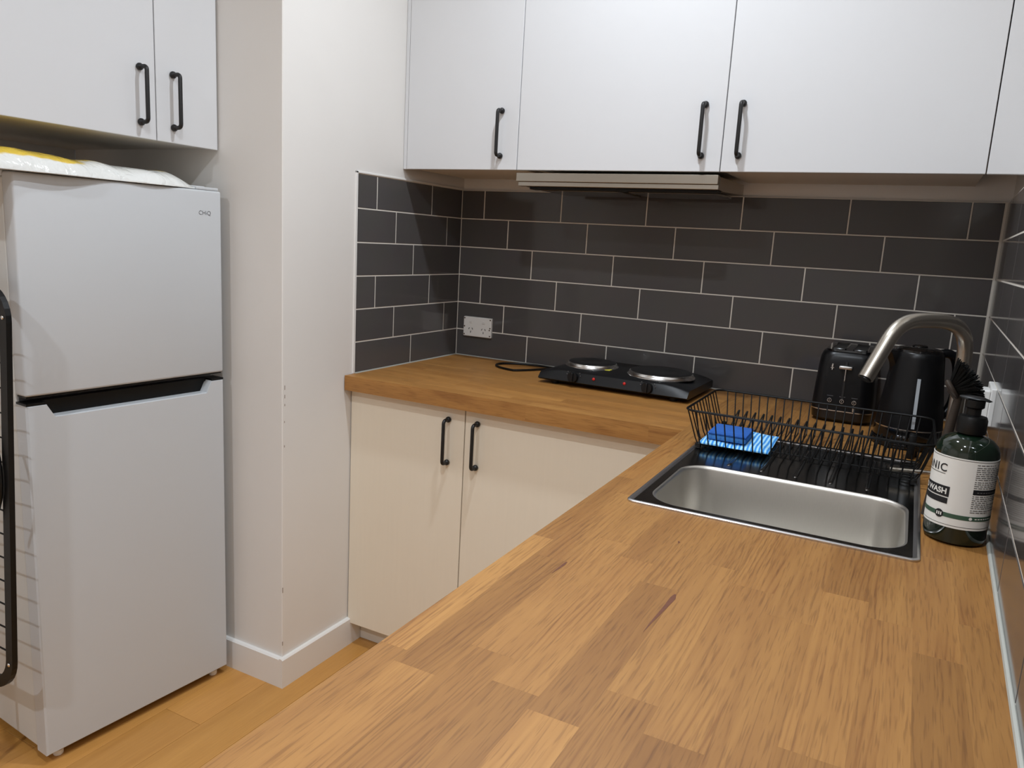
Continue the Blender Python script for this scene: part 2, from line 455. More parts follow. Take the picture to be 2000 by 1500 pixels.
# right wall: s = distance from the corner towards the camera
ang = math.atan(KW)
RR = Matrix.Rotation(-PI / 2 - ang, 4, 'Z')
LEN_R = 2.45
def frame_r(s, z):
    y = -s
    return Matrix.Translation((wallx(y) + .009, y, z)) @ RR
r4 = 1.105 % TP; 
tile_run(wall_right, LEN_R, [r4, (r4 + .09) % TP, (r4 + .18) % TP], frame_r)
bm = B()
ring = lambda z: [V(wallx(0) + .0010, 0, z), V(wallx(-LEN_R) + .0010, -LEN_R, z), V(wallx(-LEN_R) + .012, -LEN_R, z), V(wallx(0) + .012, 0, z)]
loft(bm, [ring(ZB), ring(ZB + .6003)]); obj('grout', bm, 'grout', wall_right, False)
# silicone bead along the right wall and the other walls
bm = B(); pts = [(wallx(-.02 - k * .12) - .001, -.02 - k * .12, ZB + .001) for k in range(20)]
tube(bm, pts, 0.0038, 8); struct(obj('trim_2', bm, 'silicone'), 'pale silicone bead between bench and right wall')
bm = B(); tube(bm, [(.003, -.001, ZB), (WX - .004, -.001, ZB)], .003, 8); struct(obj('trim_3', bm, 'silicone'), 'pale silicone bead under the back wall tiles')
bm = B(); tube(bm, [(.0025, -.004, ZB), (.0025, -TD, ZB)], .003, 8); struct(obj('trim_4', bm, 'silicone'), 'pale silicone bead under the stub wall tiles')
# baseboards
def base_prof(bm, a, b, nrm, h=0.092, t=0.013):
    a, b, nrm = Vector(a), Vector(b), Vector(nrm)
    p = [(0, 0), (t, 0), (t, h - .004), (t - .004, h), (0, h)]
    loft(bm, [[a + nrm * q + V(0, 0, z) for q, z in p], [b + nrm * q + V(0, 0, z) for q, z in p]])
bm = B(); base_prof(bm, (0, -.91, 0), (0, -.50, 0), (1, 0, 0)); struct(obj('baseboard_left', bm, 'trim_paint', smooth=False), 'white skirting on the kitchen side of the stub wall')
bm = B(); base_prof(bm, (XL, -.897, 0), (0, -.897, 0), (0, -1, 0)); struct(obj('baseboard_alcove', bm, 'trim_paint', smooth=False), 'white skirting on the fridge side of the stub wall')

# ------------------------------------------------------------------ downlights
DL = ['round recessed downlight in the ceiling in front of the overhead cabinets', 'round recessed downlight in the ceiling above the sink bench', 'round recessed downlight in the ceiling between fridge and far wall']
for k, (lx, ly, pw_) in enumerate(LAMPS):
    t = thing('downlight', DL[k], 'light', (lx, ly, CEIL), group='ceiling downlights')
    bm = B(); lathe(bm, [(.046, -.001), (.048, -.005), (.056, -.004), (.058, 0)], (lx, ly, CEIL), 28, False, False); obj('rim', bm, 'trim_paint', t)
    bm = B(); lathe(bm, [(.046, -.001), (.02, -.002), (.001, -.002)], (lx, ly, CEIL), 28, False, True); obj('lens', bm, 'lens_glow', t)
    ld = bpy.data.lights.new('downlight_beam', 'AREA'); ld.shape = 'DISK'; ld.size = 0.085; ld.energy = pw_; ld.color = LAMP_COL
    ld.spread = math.radians(160)
    lo = bpy.data.objects.new('downlight_beam', ld); COL.objects.link(lo); lo.location = (lx, ly, CEIL - .012)

# ------------------------------------------------------------------ cabinet helpers
def handle(door, p, out, up=0.128):
    """D-handle: p = lower fixing on the door face, out = face normal."""
    p, out = Vector(p), Vector(out)
    bm = B(); d = 0.030; z = V(0, 0, 1); c = .009
    P = [p, p + out * (d - c)]
    for k in range(1, 5):
        a = k / 5 * PI / 2; P.append(p + out * (d - c + c * math.sin(a)) + z * (c - c * math.cos(a)))
    P.append(p + out * d + z * c)
    T = [q + V(0, 0, 0) for q in P]
    top = [V(q.x, q.y, 2 * p.z + up - q.z) for q in reversed(T)]
    tube(bm, T + top, 0.0052, 10)
    for zz in (0, up):
        q = p + z * zz
        ball(bm, q + out * .005, .0088, 12, 8)
    return obj('handle', bm, 'black_handle', door)
def door(parent, box, m, bev=.0015):
    bm = B(); bx(bm, *box, bev, 2)
    return obj('door', bm, m, parent, False)

# ------------------------------------------------------------------ overhead cabinets (back wall)
OZ0, OZ1, OY = 1.535, 2.28, -0.370
units = [(0.016, 0.409, .3545, 'narrow white overhead cabinet beside the stub wall'),
         (0.412, 1.006, .9555, 'wide white overhead cabinet above the rangehood'),
         (1.009, 1.603, 1.0515, 'wide white overhead cabinet with its handle beside the rangehood')]
for (a, b, hx, lab) in units:
    t = thing('overhead_cabinet', lab, 'cabinet', ((a + b) / 2, -.18, OZ0), group='overhead cabinets on the back wall')
    bm = B()
    zb = OZ0 + (0.012 if a > .3 and a < .5 else .005)
    bx(bm, a, b, OY + .020, -.001, zb, zb + .016)
    bx(bm, a, b, OY + .020, -.001, OZ1 - .016, OZ1)
    bx(bm, a, a + .016, OY + .020, -.001, zb + .016, OZ1 - .016); bx(bm, b - .016, b, OY + .020, -.001, zb + .016, OZ1 - .016)
    bx(bm, a + .016, b - .016, -.008, -.001, zb + .016, OZ1 - .016)
    obj('body', bm, 'carcass_white', t, False)
    d = door(t, (a - .0004, b + .0004, OY, OY + .018, OZ0, OZ1), 'white_door')
    handle(d, (hx, OY, 1.575), (0, -1, 0))
bm = B(); bx(bm, 0.001, .0135, OY + .002, OY + .018, OZ0, OZ1, .001, 1); struct(obj('trim_5', bm, 'white_door', smooth=False), 'white filler strip between overhead cabinet and stub wall')
bm = B(); bx(bm, 1.606, wallx(OY) + .008, OY, OY + .018, OZ0, OZ1, .001, 1); struct(obj('trim_6', bm, 'white_door', smooth=False), 'white filler panel between overhead cabinets and right wall')
bm = B(); bx(bm, 0.0, wallx(-.3), OY + .03, .009, OZ1 + .001, CEIL - .001); struct(obj('trim_7', bm, 'wall_paint', smooth=False), 'white bulkhead above the overhead cabinets')

# rangehood
t = thing('rangehood', 'slim stainless steel slide-out rangehood under the overhead cabinet', 'rangehood', (.71, -.2, 1.49))
bm = B(); bx(bm, .412, 1.006, -.372, -.352, 1.503, 1.527, .001, 1); obj('front_rail', bm, 'steel_brushed', t, False)
bm = B(); bx(bm, .418, 1.008, -.368, -.345, 1.490, 1.5025, .001, 1); obj('lower_rail', bm, 'steel_brushed', t, False)
bm = B()
sec = lambda x: [V(x, -.345, 1.492), V(x, -.345, 1.524), V(x, -.04, 1.530), V(x, -.04, 1.500), V(x, -.30, 1.490)]
loft(bm, [sec(.424), sec(1.006)]); obj('housing', bm, 'steel_brushed', t, False)
for a, b in ((.45, .70), (.73, .98)):
    bm = B(); bx(bm, a, b, -.28, -.07, 1.484, 1.4935, .002, 1)
    f = obj('filter', bm, 'steel_polished', t, False)
bm = B(); bx(bm, .44, 1.0, -.335, -.295, 1.4835, 1.491, .001, 1); obj('lamp_strip', bm, 'black_plastic', t, False)

# ------------------------------------------------------------------ overhead cabinet above the fridge
FX = -0.230
t = thing('overhead_cabinet', 'white overhead cabinet with two doors above the fridge', 'cabinet', (FX - .3, -1.3, 1.53))
bm = B()
ya, yb = -1.695, -.899
bx(bm, XL + .001, FX - .020, ya, yb, 1.531, 1.547)
bx(bm, XL + .001, FX - .020, ya, yb, OZ1 - .016, OZ1)
bx(bm, XL + .001, FX - .020, ya, ya + .016, 1.547, OZ1 - .016); bx(bm, XL + .001, FX - .020, yb - .016, yb, 1.547, OZ1 - .016)
bx(bm, XL + .001, XL + .009, ya + .016, yb - .016, 1.547, OZ1 - .016)
obj('body', bm, 'carcass_white', t, False)
d = door(t, (FX - .018, FX, -1.0905, -.903, 1.526, OZ1), 'white_door'); handle(d, (FX, -1.044, 1.5635), (1, 0, 0))
d = door(t, (FX - .018, FX, -1.695, -1.0935, 1.526, OZ1), 'white_door'); handle(d, (FX, -1.1385, 1.5635), (1, 0, 0))

# ------------------------------------------------------------------ base cabinets
DY = -0.606
t = thing('base_cabinet', 'cream two-door base cabinet under the bench below the hotplate', 'cabinet', (.5, -.3, 0))
bm = B()
bx(bm, .016, 1.07, DY + .020, -.001, .095, .111)
bx(bm, .016, .032, DY + .020, -.001, .111, .852); bx(bm, 1.054, 1.07, DY + .020, -.001, .111, .852)
bx(bm, .032, 1.054, -.008, -.001, .111, .852); bx(bm, .032, 1.054, DY + .020, DY + .1, .836, .852)
obj('body', bm, 'carcass_white', t, False)
d = door(t, (.003, .4125, DY, DY + .018, .075, .8515), 'cream_door'); handle(d, (.3605, DY, .6855), (0, -1, 0))
d = door(t, (.4155, 1.068, DY, DY + .018, .075, .8515), 'cream_door'); handle(d, (.457, DY, .687), (0, -1, 0))
bm = B(); bx(bm, .014, 1.09, -.552, -.536, .0005, .0945); obj('kickboard', bm, 'carcass_white', t, False)
# run of base cabinets under the sink leg
t = thing('base_cabinet', 'cream base cabinet run under the sink bench', 'cabinet', (1.35, -1.5, 0))
bm = B()
bx(bm, 1.108, 1.60, -2.33, -.64, .095, .111); bx(bm, 1.584, 1.60, -2.33, -.64, .111, .852)
for y in (-2.33, -1.79, -1.25, -.66): bx(bm, 1.108, 1.584, y, y + .016, .111, .73)
bx(bm, 1.108, 1.124, -2.33, -.64, .82, .852)
obj('body', bm, 'carcass_white', t, False)
for a, b in ((-2.33, -1.785), (-1.782, -1.237), (-1.234, -.645)):
    d = door(t, (1.088, 1.106, a, b, .085, .8515), 'cream_door'); handle(d, (1.088, b - .05, .687), (-1, 0, 0))
bm = B(); bx(bm, 1.15, 1.166, -2.33, -.56, .0005, .0945); obj('kickboard', bm, 'carcass_white', t, False)

# ------------------------------------------------------------------ bench top of oak staves
bench = thing('benchtop', 'L-shaped oak butcher-block bench made of glued staves', 'benchtop', (1.2, -.8, ZB - .045))
BT = 0.045
HOLE = (1.122, 1.543, -1.211, -.605)          # cut-out for the sink
def tone(l, warm=0.0): return (l, l * (1 - warm * .35), l * (1 - warm), 1)
def stave(x0, x1, y0, y1, col, along='y', hole=None, quad=None):
    """a stave in bench coordinates; quad overrides right edge for the slanted wall side"""
    cx, cy = (x0 + x1) / 2, (y0 + y1) / 2
    e = 0.00002
    b2 = B()
    rects = [(x0, x1, y0, y1)]
    if hole:
        hx0, hx1, hy0, hy1 = hole
        if x1 > hx0 and x0 < hx1 and y1 > hy0 and y0 < hy1:
            rects = []
            if y0 < hy0: rects.append((x0, x1, y0, hy0))
            if y1 > hy1: rects.append((x0, x1, hy1, y1))
            m0, m1 = max(y0, hy0), min(y1, hy1)
            if x0 < hx0: rects.append((x0, hx0, m0, m1))
            if x1 > hx1: rects.append((hx1, x1, m0, m1))
    if not rects: b2.free(); return None
    for (a, b, c, d) in rects:
        if d - c < .003: continue
        if quad:
            ring = lambda z: [V(a, c, z), V(min(b, quad(c)), c, z), V(min(b, quad(d)), d, z), V(a, d, z)]
            loft(b2, [ring(ZB - BT), ring(ZB)])
        else:
            bx(b2, a + e, b - e, c + e, d - e, ZB - BT, ZB)
    if not b2.verts: b2.free(); return None
    rz = 0 if along == 'y' else -PI / 2
    own = Matrix.Translation((cx, cy, ZB)) @ Matrix.Rotation(rz, 4, 'Z')
    inv = own.inverted()
    for v in b2.verts: v.co = inv @ v.co
    me = bpy.data.meshes.new('stave'); bmesh.ops.recalc_face_normals(b2, faces=b2.faces[:]); b2.to_mesh(me); b2.free()
    o = obj_me('stave', me, 'oak', bench, False, own); o.color = col
    return o
XS = [1.045, 1.078, 1.129, 1.181, 1.232, 1.284, 1.336, 1.391, 1.445, 1.500, 1.550, 1.600, 1.700]
JT = [[-.005, -.36, -.735, -1.095, -1.457, -1.826, -2.19], [-.005, -.17, -.53, -.86, -1.19, -1.520, -1.849, -2.21], [-.005, -.33, -.69, -1.05, -1.410, -1.779, -2.14]]
TONE = {(0, 4): tone(1.17, -.10), (0, 5): tone(.97, 0), (0, 3): tone(.92, .04), (1, 5): tone(.86, .06), (1, 6): tone(1.07, -.04), (1, 4): tone(.98, 0),
        (2, 4): tone(1.06, -.03), (2, 5): tone(.90, .08), (2, 3): tone(.96, .02), (3, 4): tone(1.06, -.02), (3, 5): tone(.84, .10), (3, 3): tone(.93, .03),
        (4, 5): tone(.88, .06), (4, 6): tone(1.14, -.05), (4, 4): tone(.94, .03), (5, 4): tone(.99, 0), (5, 5): tone(.84, .12), (6, 4): tone(1.0, 0), (6, 5): tone(.80, .14),
        (6, 3): tone(.98, .02), (7, 5): tone(.95, .03), (7, 4): tone(.97, 0), (8, 3): tone(.86, .08), (8, 4): tone(1.02, 0), (8, 5): tone(.86, .08), (9, 4): tone(1.0, 0), (9, 3): tone(.93, .03),
        (10, 5): tone(.76, .12), (10, 4): tone(.95, .05), (11, 4): tone(.86, .04), (11, 3): tone(.92, .05)}
YE = -2.36
for r in range(12):
    J = JT[r % 3] + [YE]
    for k in range(len(J) - 1):
        y1, y0 = J[k], J[k + 1]
        col = TONE.get((r, k)) or tone(random.uniform(.88, 1.04), random.uniform(-.03, .08))
        x1 = XS[r + 1] if r < 11 else 1.70
        stave(XS[r], x1, y0, y1, col, 'y', HOLE, (lambda y: wallx(y) - .003) if r >= 10 else None)
ys = [-.640 + .0515 * k for k in range(12)] + [-.003]
for r in range(12):
    J = [0.003]; x = 0.003 + random.uniform(.08, .36)
    if r == 0: J = [0.003]; x = .62
    if r == 1: J = [0.003]; x = .22
    while x < 1.0:
        J.append(x); x += random.uniform(.32, .38)
    J.append(1.045)
    for a, b in zip(J, J[1:]):
        col = tone(random.uniform(1.04, 1.22), random.uniform(.0, .1))  # random stave tone, raised to make up for weak light on this leg
        if r == 1 and a > .2 and a < .3: col = tone(1.25, -.05)
        stave(a, b, ys[r], ys[r + 1], col, 'x')
# dark mineral streak and knots in the oak
def streak(pts, ws):
    b2 = B(); z = ZB + .00025
    L_, R_ = [], []
    for (x, y), w_ in zip(pts, ws):
        L_.append(b2.verts.new((x - w_, y, z))); R_.append(b2.verts.new((x + w_, y, z)))
    for i in range(len(pts) - 1): b2.faces.new((L_[i], R_[i], R_[i + 1], L_[i + 1]))
    return b2
mat('oak_streak', srgb(104, 62, 42), 0.5, noise=0.3, nscale=120)
obj('mineral_streak', streak([(1.282, -1.532), (1.2825, -1.545), (1.2815, -1.57), (1.280, -1.60), (1.2785, -1.625), (1.278, -1.648)], [.0012, .0036, .0026, .0018, .001, .0002]), 'oak_streak', bench, False)
obj('mineral_streak', streak([(1.127, -1.520), (1.127, -1.53), (1.126, -1.55), (1.125, -1.565)], [.0006, .002, .0012, .0002]), 'oak_streak', bench, False)
obj('knot', streak([(1.236, -1.352), (1.2375, -1.356), (1.238, -1.360)], [.0006, .002, .0006]), 'oak_streak', bench, False)

# ------------------------------------------------------------------ sink
sx0, sx1, sy0, sy1 = 1.107, 1.558, -1.226, -.590
t = thing('sink', 'stainless steel drop-in sink with one bowl and grooved drainer', 'sink', ((sx0 + sx1) / 2, (sy0 + sy1) / 2, ZB))
cx, cy, hx, hy = (sx0 + sx1) / 2, (sy0 + sy1) / 2, (sx1 - sx0) / 2, (sy1 - sy0) / 2
bm = B()
loft(bm, [rrect(cx, cy, hx, hy, .014, ZB + .0002), rrect(cx, cy, hx, hy, .014, ZB + .0028), rrect(cx, cy, hx - .0025, hy - .0025, .012, ZB + .0042),
          rrect(cx, cy, hx - .006, hy - .006, .010, ZB + .0042), rrect(cx, cy, hx - .010, hy - .010, .008, ZB + .0015)], True, False, False)
obj('rim', bm, 'steel_rim', t)
bcx, bcy, bhx, bhy = 1.336, -1.058, .1985, .137
bm = B()
o_ = [bm.verts.new(p) for p in rrect(cx, cy, hx - .010, hy - .010, .008, ZB + .0015)]
i_ = [bm.verts.new(p) for p in rrect(bcx, bcy, bhx + .006, bhy + .006, .060, ZB + .0015, 8)]
ed = []
for ring_ in (o_, i_):
    for k in range(len(ring_)): ed.append(bm.edges.new((ring_[k], ring_[(k + 1) % len(ring_)])))
bmesh.ops.triangle_fill(bm, edges=ed, use_beauty=True)
obj('deck', bm, 'steel_polished', t, False)
bm = B()
bz = ZB - .165
R_ = [rrect(bcx, bcy, bhx + .006, bhy + .006, .060, ZB + .0015, 8), rrect(bcx, bcy, bhx + .0035, bhy + .0035, .0585, ZB + .0010, 8), rrect(bcx, bcy, bhx + .001, bhy + .001, .057, ZB - .0015, 8), rrect(bcx, bcy, bhx, bhy, .056, ZB - .006, 8)]
R_ += [rrect(bcx, bcy, bhx - .006, bhy - .006, .055, bz + .035, 8)]
for k in range(1, 6):
    a = k / 5 * PI / 2; R_.append(rrect(bcx, bcy, bhx - .006 - .03 * (1 - math.cos(a)), bhy - .006 - .03 * (1 - math.cos(a)), .05 - .02 * (k / 5), bz + .035 - .035 * math.sin(a), 8))
loft(bm, R_, True, False, True); bmesh.ops.reverse_faces(bm, faces=bm.faces[:])
bowl = obj('bowl', bm, 'steel_bowl', t)
bm = B(); lathe(bm, [(.042, .001), (.040, .003), (.034, .002), (.030, -.004), (.001, -.006)], (bcx, bcy, bz), 24, False, True); obj('drain', bm, 'chrome', bowl)
for k in range(5):
    x = 1.209 + .0648 * k
    bm = B()
    for_ = []
    Lr = []
    for (yy, rr) in [(-.889, .0006), (-.886, .0034), (-.879, .0048), (-.868, .0050), (-.65, .0046), (-.64, .0034), (-.634, .0006)]:
        Lr.append([V(x + rr * math.cos(a), yy, ZB + .0012 + rr * .55 * math.sin(a)) for a in [j * PI / 8 for j in range(9)]])
    loft(bm, Lr, False, False, False); obj('drainer_ridge', bm, 'steel_polished', t)

# ------------------------------------------------------------------ mixer tap
fb = V(1.598, -.76, ZB); fd = V(-.637, -.771, 0)
t = thing('mixer_tap', 'brushed steel gooseneck mixer tap with side lever behind the hand wash', 'tap', fb)
prof = [(0, .93), (0, 1.145), (0.001, 1.178), (.012, 1.203), (.035, 1.219), (.066, 1.2265), (.10, 1.2275), (.142, 1.2272), (.166, 1.2225), (.186, 1.212), (.201, 1.196), (.212, 1.178), (.246, 1.122)]
P = [fb + fd * s + V(0, 0, z - ZB) for s, z in prof]
Q = [P[0]] + [P[1]] + smooth_path(P[1:-1], 2)[1:] + [P[-1]]
bm = B(); tube(bm, Q, .0136, 20); obj('spout', bm, 'steel_brushed', t)
bm = B(); d_ = (P[-1] - P[-2]).normalized(); tube(bm, [P[-1] - d_ * .001, P[-1] + d_ * .003], .0105, 16); obj('aerator', bm, 'black_plastic', t)
bm = B(); lathe(bm, [(.024, .0002), (.024, .006), (.0185, .008), (.0185, .045), (.0145, .05)], fb, 24); obj('tap_body', bm, 'steel_brushed', t)
bm = B(); tube(bm, [fb + V(-.012, 0, .026), fb + V(-.097, -.012, .0225)], .0042, 12); obj('lever', bm, 'steel_brushed', t)

# ------------------------------------------------------------------ dish rack
t = thing('dish_rack', 'black wire dish rack straddling the sink drainer', 'dish rack', (1.33, -.65, ZB + .004))
rx0, rx1, ry0, ry1, rz = 1.088, 1.574, -.806, -.494, .987
qx0, qx1, qy0, qy1, qz = 1.114, 1.552, -.792, -.520, .9100
bm = B(); tube(bm, rrect((rx0 + rx1) / 2, (ry0 + ry1) / 2, (rx1 - rx0) / 2, (ry1 - ry0) / 2, .026, rz, 5), .0026, 8, True); obj('rim', bm, 'black_wire', t)
bm = B(); tube(bm, rrect((rx0 + rx1) / 2, (ry0 + ry1) / 2, (rx1 - rx0) / 2 - .002, (ry1 - ry0) / 2 - .002, .026, rz - .012, 5), .0014, 6, True); rim2 = None; bm.free()
def u_wire(a, b, c, d, r=.0015):
    P = [Vector(a), Vector(b), Vector(c), Vector(d)]
    def corner(p, q, s, k=.016):
        u = (p - q).normalized(); v = (s - q).normalized()
        return [q + u * k, q + u * k * .3 + v * k * .05, q + u * k * .05 + v * k * .3, q + v * k]
    Q = [P[0]] + corner(P[0], P[1], P[2]) + corner(P[1], P[2], P[3]) + [P[3]]
    b2 = B(); tube(b2, Q, r, 6); return b2
wire_me = None
for k in range(23):
    f = (k + .6) / 23.2
    x = rx0 + .014 + f * (rx1 - rx0 - .028); xb = qx0 + f * (qx1 - qx0)
    obj('wire', u_wire((x, ry0, rz), (xb, qy0, qz), (xb, qy1, qz), (x, ry1, rz)), 'black_wire', t)
for k in range(11):
    f = (k + .5) / 11
    y = ry0 + .012 + f * (ry1 - ry0 - .024); yb = qy0 + f * (qy1 - qy0)
    if k % 5 == 2:
        obj('wire', u_wire((rx0, y, rz), (qx0 - .003, yb, qz - .0029), (qx1 + .003, yb, qz - .0029), (rx1, y, rz)), 'black_wire', t)
    else:
        for sx, (xa, xb) in enumerate(((rx0, qx0), (rx1, qx1))):
            if sx and k > 7: continue
            s = 1 if sx == 0 else -1
            b2 = B(); tube(b2, [(xa, y, rz), (xb - .003 * s, yb, qz + .012), (xb + .003 * s, yb, qz), (xb + .03 * s, yb, qz - .0029)], .0015, 6); obj('wire', b2, 'black_wire', t)
for k in range(19):           # plate dividers: leaning hairpins along the back of the rack
    x = qx0 + .040 + k * .0198; dy = -.0035 * k * .6
    b2 = B(); P = [(x - .007, -.598 + dy, qz), (x + .003, -.566 + dy, qz + .040), (x + .006, -.560 + dy, qz + .047), (x + .006, -.564 + dy, qz + .040), (x + .004, -.590 + dy, qz)]
    tube(b2, smooth_path(P, 1), .0017, 6); obj('divider', b2, 'black_wire', t)
for k in range(4):            # cutlery end
    b2 = B(); z = .918 + k * .006
    tube(b2, [(1.49, -.555 + .0 * k, z), (1.549 + k * .001, -.545 - k * .004, z)], .0014, 6); obj('wire', b2, 'black_wire', t)
for (x, y) in ((1.120, -.785), (1.120, -.527), (1.546, -.785), (1.546, -.527)):
    b2 = B(); zf = ZB + .0022 if y < -.59 else ZB
    bx(b2, x - .006, x + .006, y - .006, y + .006, zf, qz + .004, .002, 2); obj('foot', b2, 'black_plastic', t)
b2 = B(); bx(b2, 1.530, 1.546, -.56, -.535, ZB + .0004, .955, .003, 2); obj('corner_leg', b2, 'black_plastic', t)

# cloth and sponge in the rack
def sheet(bm, x0, x1, y0, y1, z0, th, nx, ny, fz, skew=0.0):
    top = [[None] * (ny + 1) for _ in range(nx + 1)]; bot = [[None] * (ny + 1) for _ in range(nx + 1)]
    for i in range(nx + 1):
        for j in range(ny + 1):
            u, v = i / nx, j / ny
            edge = min(u, 1 - u, v, 1 - v); k = min(1, edge * 9) ** .5
            x = x0 + u * (x1 - x0) + skew * v; y = y0 + v * (y1 - y0)
            top[i][j] = bm.verts.new((x, y, z0 + th * (.45 + .55 * k) + fz(u, v))); bot[i][j] = bm.verts.new((x, y, z0 + .25 * th * (1 - k) ))
    for i in range(nx):
        for j in range(ny):
            bm.faces.new((top[i][j], top[i + 1][j], top[i + 1][j + 1], top[i][j + 1])); bm.faces.new((bot[i][j], bot[i][j + 1], bot[i + 1][j + 1], bot[i + 1][j]))
    for i in range(nx):
        for (j, s) in ((0, 1), (ny, -1)):
            q = (top[i][j], bot[i][j], bot[i + 1][j], top[i + 1][j]); bm.faces.new(q if s > 0 else q[::-1])
    for j in range(ny):
        for (i, s) in ((0, -1), (nx, 1)):
            q = (top[i][j], bot[i][j], bot[i][j + 1], top[i][j + 1]); bm.faces.new(q if s > 0 else q[::-1])
bm = B(); sheet(bm, -.070, .077, -.115, .068, 0, .0085, 26, 30, lambda u, v: .0016 * math.sin(u * 9 + v * 3) + .0012 * math.sin(v * 11))
tag(obj('dish_cloth', bm, 'cloth_stripe', None, True, V(1.189, -.674, .9116), .03), 'folded light blue striped dish cloth lying in the wire dish rack', 'cloth')
t = thing('sponge', 'royal blue kitchen sponge lying on the striped cloth', 'sponge', (1.177, -.727, .9235), .02)
M = Matrix.Translation((1.177, -.727, .9235)) @ Matrix.Rotation(.02, 4, 'Z')
bm = B(); bx(bm, -.041, .041, -.050, .050, .0, .0115, .003, 2, M); obj('foam', bm, 'sponge_foam', t)
bm = B(); bx(bm, -.0415, .0415, -.0505, .0505, .0117, .0165, .002, 2, M); obj('scourer', bm, 'sponge_top', t)

# ------------------------------------------------------------------ hotplate
hc = V(.735, -.172, ZB); hr = math.radians(-1.2)
t = thing('hotplate', 'black portable double hotplate on the bench', 'hotplate', hc, hr)
HM = Matrix.Translation(hc) @ Matrix.Rotation(hr, 4, 'Z')
def H(bm):
    for v in bm.verts: v.co = HM @ v.co
    return bm
bm = B(); rings = []
nx = 20
for k in range(nx + 1):
    u = -1 + 2 * k / nx
    x = u * .237
    e = max(0, abs(u) - .62) / .38
    zt = .050 - .014 * e * e
    inset = .004 * e
    yf = -.138; yb = .138
    rings.append([V(x, yf + .002, .012), V(x, yf - .006, .017), V(x, yf + .004 + inset, zt - .005), V(x, yf + .012 + inset, zt), V(x, yb - .008, zt + .002 * (1 - e)), V(x, yb, zt - .006), V(x, yb, .012)])
loft(bm, rings); obj('body', H(bm), 'matt_black', t)
for (x, y, r) in ((-.119, .004, .076), (.112, -.004, .094)):
    bm = B(); lathe(bm, [(r + .009, .0495), (r + .0085, .052), (r + .004, .0555), (r + .002, .0615), (r - .001, .0625)], (x, y, 0), 48, False, False)
    ring_ = obj('chrome_ring', H(bm), 'chrome', t)
    bm = B(); lathe(bm, [(r - .001, .058), (r - .001, .0635), (r - .005, .0655), (r * .45, .0655), (r * .4, .0645), (.001, .0645)], (x, y, 0), 48, False, True)
    obj('plate', H(bm), 'plate_iron', t)
for x in (-.118, .118):
    bm = B(); disc(bm, (x, -.141, .033), .0165, (0, -1, 0), .011, 24); k_ = obj('knob', H(bm), 'matt_black', t)
    bm = B(); bx(bm, x - .0035, x + .0035, -.158, -.150, .019, .047, .001, 1); obj('grip', H(bm), 'matt_black', k_)
    for dx, dz in ((-.022, .006), (-.019, .014), (.020, .013), (.0225, .005)):
        bm = B(); bx(bm, x + dx - .0012, x + dx + .0012, -.1405, -.1385, .033 + dz - .0012, .033 + dz + .0012); obj('dial_mark', H(bm), 'logo_grey', t)
for x in (-.052, .046):
    bm = B(); ball(bm, V(x, -.1395, .034), .0048, 12, 8, (1, .7, 1)); obj('indicator_lamp', H(bm), 'red_lamp', t)
bm = B(); bx(bm, -.068, -.037, -.050, -.030, .0505, .0525); obj('sticker', H(bm), 'yellow_sticker', t, False)
for x in (-.19, .19):
    for y in (-.115, .115):
        bm = B(); lathe(bm, [(.011, .0004), (.012, .003), (.012, .014)], (x, y, 0), 16); obj('foot', H(bm), 'black_plastic', t)
# cord loop
P = []
for k in range(25):
    a = math.radians(-35 + k * 12.4)
    P.append(V(.372 + .128 * math.cos(a), -.114 + .078 * math.sin(a), ZB + .0045))
P = [V(.528, -.050, ZB + .02), V(.515, -.060, ZB + .010)] + [V(.49, -.085, ZB + .0045)] + P[1:] + [V(.45, -.03, ZB + .005), V(.52, -.028, ZB + .0045)]
bm = B(); tube(bm, smooth_path(P, 2), .0036, 8)
obj('cord', bm, 'black_plastic', t)

# ------------------------------------------------------------------ toaster
tx, ty = 1.366, -.150
t = thing('toaster', 'matt black two-slice toaster with chrome lever against the tiled wall', 'toaster', (tx, ty, ZB))
bm = B(); R_ = []
for (z, hx_, hy_, r) in [(.004, .066, .112, .03), (.010, .074, .119, .034), (.032, .0765, .1215, .035)]:
    R_.append(rrect(tx, ty, hx_, hy_, r, ZB + z, 7))
loft(bm, R_); base_ = obj('base', bm, 'gloss_black', t)
bm = B(); loft(bm, [rrect(tx, ty, .0772, .1222, .0355, ZB + .0322, 7), rrect(tx, ty, .0772, .1222, .0355, ZB + .0345, 7)]); obj('trim_band', bm, 'chrome', t)
bm = B(); R_ = []
for (z, hx_, hy_, r) in [(.0347, .0765, .1215, .035), (.10, .0735, .1185, .035), (.155, .070, .115, .034), (.175, .0675, .1125, .034), (.186, .063, .108, .033), (.190, .058, .103, .031)]:
    R_.append(rrect(tx, ty, hx_, hy_, r, ZB + z, 7))
loft(bm, R_); obj('shell', bm, 'soft_black', t)
bm = B(); loft(bm, [rrect(tx, ty, .059, .104, .030, ZB + .1895, 7), rrect(tx, ty, .057, .102, .030, ZB + .1935, 7)]); obj('top_plate', bm, 'gloss_black', t)
for dx in (-.026, .026):
    bm = B(); loft(bm, [rrect(tx + dx, ty, .0185, .080, .007, ZB + .1936, 4), rrect(tx + dx, ty, .0175, .079, .006, ZB + .1958, 4), rrect(tx + dx, ty, .0155, .077, .005, ZB + .1958, 4), rrect(tx + dx, ty, .0148, .076, .005, ZB + .1940, 4)], True, False, False)
    sl_ = obj('slot_rim', bm, 'chrome' if False else 'gloss_black', t)
    bm = B(); loft(bm, [rrect(tx + dx, ty, .0150, .0765, .005, ZB + .1936, 4), rrect(tx + dx, ty, .0146, .076, .005, ZB + .1941, 4)]); obj('slot_opening', bm, 'socket_hole', sl_)
yf = ty - .1195
